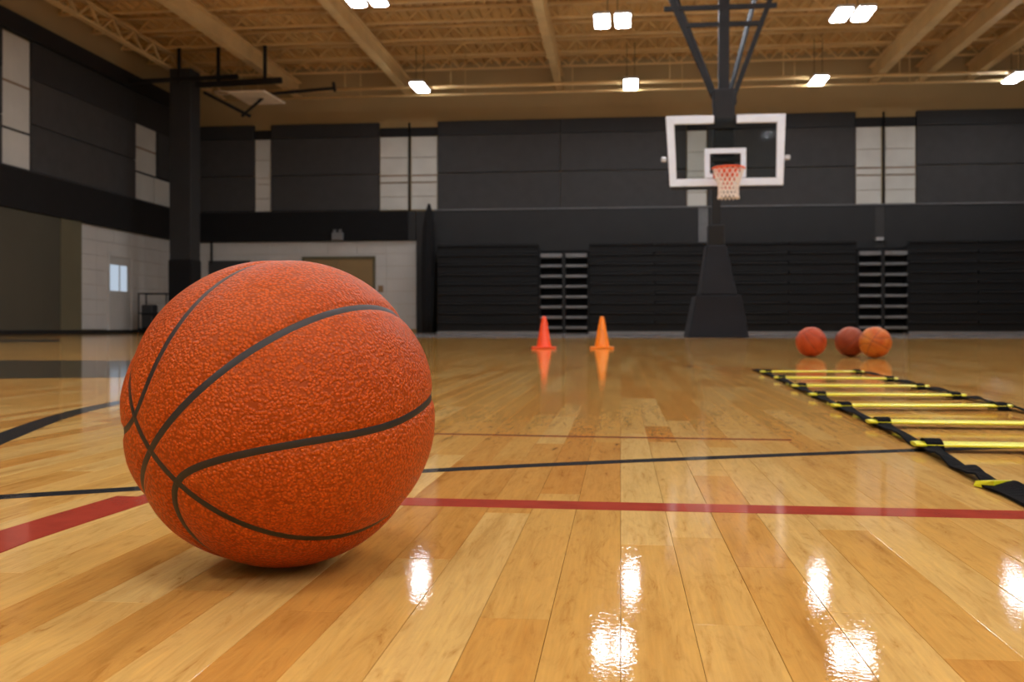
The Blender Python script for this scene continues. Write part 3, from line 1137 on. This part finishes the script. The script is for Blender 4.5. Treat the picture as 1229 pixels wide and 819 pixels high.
bf = 0.05
glass_m = bpy.data.materials.new('clear_glass')
glass_m.use_nodes = True
nt = glass_m.node_tree
nt.nodes.clear()
out_ = nt.nodes.new('ShaderNodeOutputMaterial'); mixn = nt.nodes.new('ShaderNodeMixShader')
trn = nt.nodes.new('ShaderNodeBsdfTransparent'); glo = nt.nodes.new('ShaderNodeBsdfGlossy')
trn.inputs[0].default_value = (0.88, 0.90, 0.89, 1)
glo.inputs['Roughness'].default_value = 0.03
frn = nt.nodes.new('ShaderNodeFresnel'); frn.inputs[0].default_value = 1.08
nt.links.new(frn.outputs[0], mixn.inputs[0]); nt.links.new(trn.outputs[0], mixn.inputs[1]); nt.links.new(glo.outputs[0], mixn.inputs[2])
nt.links.new(mixn.outputs[0], out_.inputs[0])
glass = frame_bar('glass', (bl + 0.05, zb_ + 0.05), (br - 0.05, zb_ + 0.05), (tr - 0.05, zt_ - 0.05), (tl + 0.05, zt_ - 0.05), HY + 0.012, HY + 0.024, glass_m, hoop)
glass.modifiers.clear()
gm0, gm1 = xh(857), xh(884)
frame_bar('frame_bar', (tl + fw, zt_ - fw), (gm0, zt_ - fw), (gm0, zt_), (tl, zt_), HY - 0.02, HY + 0.05, M_wframe, hoop)
frame_bar('frame_bar', (gm1, zt_ - fw), (tr - fw, zt_ - fw), (tr, zt_), (gm1, zt_), HY - 0.02, HY + 0.05, M_wframe, hoop)
frame_bar('frame_bar', (bl, zb_), (br, zb_), (br - fw * 0.8, zb_ + 0.125), (bl + fw * 0.8, zb_ + 0.125), HY - 0.02, HY + 0.05, M_wframe, hoop)
frame_bar('frame_bar', (bl, zb_), (bl + fw * 0.8, zb_ + 0.125), (tl + fw, zt_ - fw), (tl, zt_), HY - 0.021, HY + 0.05, M_wframe, hoop)
frame_bar('frame_bar', (br - fw * 0.8, zb_ + 0.125), (br, zb_), (tr, zt_), (tr - fw, zt_ - fw), HY - 0.021, HY + 0.05, M_wframe, hoop)
# dark padding under the lower edge
frame_bar('edge_pad', (bl + 0.02, zb_ - 0.05), (br - 0.02, zb_ - 0.05), (br, zb_ - 0.002), (bl, zb_ - 0.002), HY - 0.025, HY + 0.055, M_black, hoop)
for x in (tl - 0.03, tr + 0.03):
    zz = zh(190)
    MB().bbox(x - 0.045, x + 0.045, HY + 0.0, HY + 0.06, zz - 0.04, zz + 0.04, 0.012).build('edge_clamp', M_lmetal, hoop)
# target square
s0, s1, sz1, sz0 = xh(845.5), xh(895.5), zh(178), zh(213.5)
sw = 0.085
for nm, a, b, c, d in (('target_bar', s0, s1, sz1 - sw, sz1), ('target_bar', s0, s1, sz0, sz0 + sw * 0.8), ('target_bar', s0, s0 + sw, sz0 + sw * 0.8, sz1 - sw), ('target_bar', s1 - sw, s1, sz0 + sw * 0.8, sz1 - sw)):
    MB().bbox(a, b, HY - 0.012, HY + 0.011, c, d, 0.004).build(nm, M_wframe, hoop)
# rim, bracket and net
M_rim = mat('rim_orange', (236, 88, 40), 0.4, 0.1, var=0.05)
RR = 0.245
rz = zh(207)
rc = Vector((HX + 0.0, HY - 0.02 - 0.15 - RR, rz))
rim = MB().torus(rc, RR, 0.016, 40, 8).build('rim', M_rim, hoop, True)
br_ = MB()
br_.bbox(HX - 0.20, HX + 0.20, HY - 0.06, HY - 0.022, rz - 0.10, rz + 0.07, 0.01)
br_.build('rim_plate', M_rim, hoop)
g = MB()
g.bar((HX - 0.09, HY - 0.05, rz - 0.01), (HX - 0.09, HY - 0.20, rz - 0.01), 0.03, 0.05)
g.bar((HX + 0.09, HY - 0.05, rz - 0.01), (HX + 0.09, HY - 0.20, rz - 0.01), 0.03, 0.05)
g.hexa([(HX - 0.10, HY - 0.06, rz - 0.30), (HX + 0.10, HY - 0.06, rz - 0.30), (HX + 0.10, HY - 0.03, rz - 0.30), (HX - 0.10, HY - 0.03, rz - 0.30)],
       [(HX - 0.15, HY - 0.18, rz - 0.03), (HX + 0.15, HY - 0.18, rz - 0.03), (HX + 0.15, HY - 0.03, rz - 0.03), (HX - 0.15, HY - 0.03, rz - 0.03)])
g.build('rim_brace', M_rim, hoop)
M_net = mat('white_cord', (238, 226, 214), 0.8, var=0.04)
net = MB()
nz = rz - zh(242.5)
NS, NL = 16, 7
rad = [0.235, 0.225, 0.20, 0.175, 0.158, 0.150, 0.152, 0.165]


def npt(k, j):
    a = 2 * PI * (j + (0.5 if k % 2 else 0)) / NS
    return rc + Vector((rad[k] * math.cos(a), rad[k] * math.sin(a), -nz * k / NL))


for k in range(NL):
    for j in range(NS):
        p = npt(k, j)
        for q in ((npt(k + 1, j), npt(k + 1, j - 1)) if k % 2 == 0 else (npt(k + 1, j), npt(k + 1, j + 1))):
            net.tube([p, q], 0.0075 if k < 2 else 0.0105, 4, False)
net.build('net', M_net, hoop)
# mast and braces up to the roof
my = HY + 0.32
g = MB()
g.bbox(xh(857), xh(883), HY + 0.10, HY + 0.28, zh(196), zh(104), 0.02)
g.build('mast_plate', M_metal, hoop)
for zz in (zh(190), zh(150)):
    MB().bbox(xh(850), xh(891), HY + 0.052, HY + 0.10, zz - 0.05, zz + 0.05, 0.01).build('board_bracket', M_metal, hoop)
GBh = GB
MB().bar((xh(871), my + 0.05, zh(196)), (xh(872), my + 0.05, GBh), 0.17, 0.17).build('mast', M_metal, hoop)
MB().bbox(xh(858), xh(886), HY + 0.2, HY + 0.52, zh(122), zh(106), 0.02).build('mast_clamp', M_metal, hoop)
dx = xh(871)
for (a, b, dy, wd) in ((860, 813, 0.12, 0.08), (865, 828, 0.30, 0.06), (882, 924, 0.12, 0.08), (877, 908, 0.30, 0.06)):
    x0, z0 = xh(a), zh(114)
    x1, z1 = xh(b), zh(4)
    k = (GBh - z0) / (z1 - z0)
    MB().bar((x0, HY + 0.2 + dy, z0), (x0 + (x1 - x0) * k, HY + 0.2 + dy + (0.0 if wd > 0.07 else 1.4), GBh), wd, wd).build('brace', M_metal, hoop)
for py, a, b in ((22, 820, 920), (1, 798, 936)):
    MB().bar((xh(a), HY + 0.32, zh(py)), (xh(b), HY + 0.32, zh(py)), 0.07, 0.07).build('cross_bar', M_metal, hoop)
MB().box(dx - 3.2, dx + 3.2, HY + 0.2, HY + 0.45, GBh, GBh + 0.10).build('roof_rail', M_metal, hoop)

# padded stand on the floor behind it
SP = fl(863, 405.6)
SYY = SP.y + 0.0
stand = tag(empty('padded_stand', (SP.x, SYY + 0.5, 0)), 'dark padded stand with a black post on the floor below the hoop', 'padded stand')
zs_ = lambda py: at(863, py, SYY).z
xs2 = lambda px: at(px, 350, SYY).x


def pad(name, xb0, xb1, xt0, xt1, z0, z1, yb0, yb1, yt0, yt1, m):
    g = MB()
    g.hexa([(xb0, yb0, z0), (xb1, yb0, z0), (xb1, yb1, z0), (xb0, yb1, z0)], [(xt0, yt0, z1), (xt1, yt0, z1), (xt1, yt1, z1), (xt0, yt1, z1)])
    return g.build(name, m, stand, bevel=0.03)


z1 = zs_(354)
pad('lower_pad', xs2(826), xs2(899.5), xs2(836), xs2(891), 0.0, z1, SYY, SYY + 1.4, SYY + 0.12, SYY + 1.2, M_pad)
pad('upper_pad', xs2(841.5), xs2(886.5), xs2(850.5), xs2(875.5), z1, zs_(291), SYY + 0.17, SYY + 1.1, SYY + 0.5, SYY + 0.9, M_pad)
MB().bbox(xs2(853), xs2(873.5), SYY + 0.52, SYY + 0.82, zs_(293), zs_(266), 0.02).build('post_sleeve', M_black, stand)
MB().bbox(xs2(858), xs2(869), SYY + 0.58, SYY + 0.74, zs_(267), zs_(216), 0.01).build('post', M_black, stand)

# ------------------------------------------------------------------ bleachers
BY = 33.0
xb = lambda px: at(px, 345, BY).x
zb2 = lambda py: at(850, py, BY).z
ROWS = 9
ZB0, ZB1 = 0.06, zb2(290.5)


def bleacher(px0, px1, label):
    x0, x1 = xb(px0), min(xb(px1), XR - 0.05)
    r = tag(empty('bleacher_bank', ((x0 + x1) / 2, BY + 0.6, 0)), label, 'bleachers', 'folded bleachers along the far wall')
    MB().box(x0, x1, BY + 0.25, YB - 0.14, 0.0, ZB1 - 0.15).build('carcass', M_black, r)
    MB().box(x0, x1, BY + 0.02, BY + 0.24, 0.0, ZB0 - 0.004).build('skid', M_ledge, r)
    h = (ZB1 - ZB0) / ROWS
    n_ = max(1, round((x1 - x0) / 2.4))
    for q in range(ROWS):
        z = ZB0 + q * h
        rw = MB().bbox(x0, x1, BY + 0.06, BY + 0.245, z + 0.012, z + h - 0.10, 0.008).build('riser', M_bleach, r)
        for k in range(n_):
            u0, u1 = x0 + (x1 - x0) * k / n_, x0 + (x1 - x0) * (k + 1) / n_
            MB().bbox(u0 + 0.012, u1 - 0.012, BY, BY + 0.24, z + h - 0.095, z + h, 0.02).build('bench_nose', M_bleach, rw)
    return r


bleacher(524.5, 646.5, 'black folded bleachers left of the first step aisle')
bleacher(706.5, 1029, 'black folded bleachers between the two step aisles, behind the hoop stand')
bleacher(1091, 1345, 'black folded bleachers right of the second step aisle')


def aisle(px0, px1, label):
    x0, x1 = xb(px0), xb(px1)
    r = tag(empty('aisle_steps', ((x0 + x1) / 2, BY + 0.6, 0)), label, 'steps', 'step aisles in the bleachers')
    MB().box(x0 + 0.01, x1 - 0.01, BY + 0.45, YB - 0.14, 0.0, ZB1 - 0.2).build('carcass', M_blacksoft, r)
    xm = (x0 + x1) / 2
    MB().box(xm - 0.05, xm + 0.05, BY + 0.0, BY + 0.42, 0.0, ZB1 - 0.3).build('centre_rail', M_black, r)
    for x in (x0 + 0.012, x1 - 0.042):
        MB().box(x, x + 0.03, BY + 0.0, BY + 0.44, 0.0, ZB1 - 0.25).build('side_plate', M_black, r)
    ys = np.linspace(305.5, 393.5, 8)
    for q, py in enumerate(ys):
        zz = zb2(py)
        hh = 0.085 if q else 0.13
        for a, b in ((x0 + 0.055, xm - 0.065), (xm + 0.065, x1 - 0.055)):
            MB().bbox(a, b, BY - 0.03, BY + 0.42, zz - hh / 2, zz + hh / 2, 0.012).build('step', M_stepgrey, r)
    return r


aisle(646.5, 706.5, 'grey step aisle in the bleachers behind the red-orange cone')
aisle(1029, 1091, 'grey step aisle in the bleachers behind the far basketballs')

# ------------------------------------------------------------------ things at the left of the hall
# divider curtain gathered at the end of the bleachers
cx0 = at(512.5, 330, BY)
cu = MB()
rings = []
zt3 = at(515, 243, BY).z
for z, ra in ((0.03, 0.15), (0.6, 0.17), (1.6, 0.19), (2.8, 0.20), (3.6, 0.17), (4.1, 0.10), (zt3, 0.03)):
    rings.append([(cx0.x + ra * (1 + 0.22 * math.cos(7 * t_)) * math.cos(t_) - 0.06 * (1 - z / zt3), BY + 0.35 + ra * 0.8 * (1 + 0.22 * math.cos(7 * t_)) * math.sin(t_), z)
                  for t_ in [2 * PI * j / 42 for j in range(42)]])
cur = cu.loft(rings).build('gathered_curtain', M_blacksoft, None, True)
tag(cur, 'black gathered curtain hanging beside the left end of the bleachers', 'curtain')

# dark column before the left corner
CY = 30.5
cxm = at(222, 250, CY).x
hw_ = (at(236, 250, CY).x - at(208, 250, CY).x) / 2
colm = tag(empty('padded_column', (cxm, CY, 0)), 'dark square column with a black pad, left of the big ball', 'column')
MB().bbox(cxm - hw_ * 0.92, cxm + hw_ * 0.92, CY - hw_ * 0.92, CY + hw_ * 0.92, 0, GB, 0.02).build('shaft', M_band, colm)
zp = at(222, 312, CY).z
MB().bbox(cxm - hw_, cxm + hw_, CY - hw_, CY + hw_, 0.02, zp, 0.04).build('pad', M_blacksoft, colm)

# folded-up side hoop under the roof
SY = 29.9
sz = lambda py: at(280, py, SY).z
sx = lambda px: at(px, 105, SY).x
fh = tag(empty('folded_hoop', (sx(300), SY, sz(120))), 'cream backboard folded up on black arms under the roof at the left', 'basketball hoop')
MB().bar((sx(155), SY, sz(95)), (sx(285), SY, sz(92)), 0.14, 0.12).build('arm', M_black, fh)
MB().bar((sx(235), SY, sz(101)), (sx(338), SY, sz(98)), 0.16, 0.16).build('arm', M_black, fh)
MB().bar((sx(322), SY, sz(114)), (sx(402), SY, sz(109)), 0.09, 0.08).build('arm', M_black, fh)
MB().bar((sx(402), SY, sz(113)), (sx(400), SY, sz(102)), 0.09, 0.08).build('arm_end', M_black, fh)
MB().bar((sx(245), SY, sz(110)), (sx(300), SY, sz(140)), 0.12, 0.10).build('arm', M_black, fh)
MB().bar((sx(290), SY, sz(140)), (sx(322), SY, sz(113)), 0.07, 0.07).build('arm', M_black, fh)
for px in (215, 262, 318):
    MB().bar((sx(px), SY, sz(98)), (sx(px), SY, JB + 0.01), 0.09, 0.09).build('hanger', M_black, fh)
M_cream = mat('cream_board', (240, 218, 186), 0.45, var=0.05)
x0, x1 = sx(284), sx(333)
zb = sz(120)
MB().hexa([(x0, SY - 0.75, zb + 0.05), (x1 - 0.15, SY - 0.75, zb + 0.05), (x1, SY + 0.75, zb), (x0 + 0.12, SY + 0.75, zb)],
          [(x0, SY - 0.75, zb + 0.11), (x1 - 0.15, SY - 0.75, zb + 0.11), (x1, SY + 0.75, zb + 0.06), (x0 + 0.12, SY + 0.75, zb + 0.06)]).build('board', M_cream, fh, bevel=0.015)
MB().torus((sx(270), SY - 0.2, sz(113)), 0.22, 0.018, 24, 6).build('rim', M_cream, fh, True)

# equipment trolley by the left wall
TY = 30.2
tx0, tx1 = at(171, 370, TY).x, at(204, 370, TY).x
tz = at(188, 352, TY).z
tr_ = tag(empty('equipment_trolley', ((tx0 + tx1) / 2, TY, 0)), 'dark tube-frame trolley against the pale wall beside the column', 'trolley')
for x in (tx0, tx1):
    for y in (TY - 0.25, TY + 0.25):
        MB().tube([(x, y, 0.06), (x, y, tz)], 0.025, 8).build('post', M_metal, tr_, True)
        MB().tube([(x - 0.02, y, 0.05), (x + 0.02, y, 0.05)], 0.05, 12).build('wheel', M_black, tr_, True)
for z in (0.14, 0.62, tz - 0.02):
    g = MB()
    for y in (TY - 0.25, TY + 0.25):
        g.tube([(tx0, y, z), (tx1, y, z)], 0.02, 8)
    for x in (tx0, tx1):
        g.tube([(x, TY - 0.25, z), (x, TY + 0.25, z)], 0.02, 8)
    g.build('rail', M_metal, tr_, True)
MB().bbox(tx0 + 0.05, tx0 + 0.42, TY - 0.2, TY + 0.2, 0.16, 0.9, 0.03).build('bin', M_band, tr_)
MB().bbox(tx0 + 0.02, tx1 - 0.02, TY - 0.24, TY + 0.24, 0.12, 0.15, 0.006).build('deck', M_metal, tr_)

bk('wall_pad', 250, 300, 313, 397, M_grey, t0=0.052, t1=0.11)
xq = at(254, 300, YB - 0.09).x
MB().tube([(xq, YB - 0.09, zw(313)), (xq, YB - 0.09, Z_B0)], 0.04, 8).build('conduit', M_band, wall_back, True)
# emergency light box and switch on the far wall
p = at(405, 283, YB - 0.3)
el = tag(empty('emergency_light', (p.x, YB - 0.22, p.z)), 'small grey box light above the tan double door', 'emergency light')
MB().bbox(p.x - 0.2, p.x + 0.2, YB - 0.36, YB - 0.222, p.z - 0.16, p.z + 0.12, 0.02).build('housing', M_ledge, el)
for s_ in (-1, 1):
    MB().tube([(p.x + s_ * 0.1, YB - 0.30, p.z + 0.12), (p.x + s_ * 0.1, YB - 0.34, p.z + 0.2)], [0.03, 0.07], 10).build('lamp_head', M_ledge, el, True)
p = at(457, 347, YB - 0.06)
sw_ = tag(empty('wall_switch', (p.x, YB - 0.05, p.z)), 'small brown switch plate on the pale wall right of the tan door', 'switch')
MB().bbox(p.x - 0.09, p.x + 0.09, YB - 0.075, YB - 0.052, p.z - 0.12, p.z + 0.12, 0.006).build('plate', M_brown, sw_)
MB().bbox(p.x - 0.03, p.x + 0.03, YB - 0.09, YB - 0.0755, p.z - 0.05, p.z + 0.05, 0.004).build('rocker', M_door, sw_)
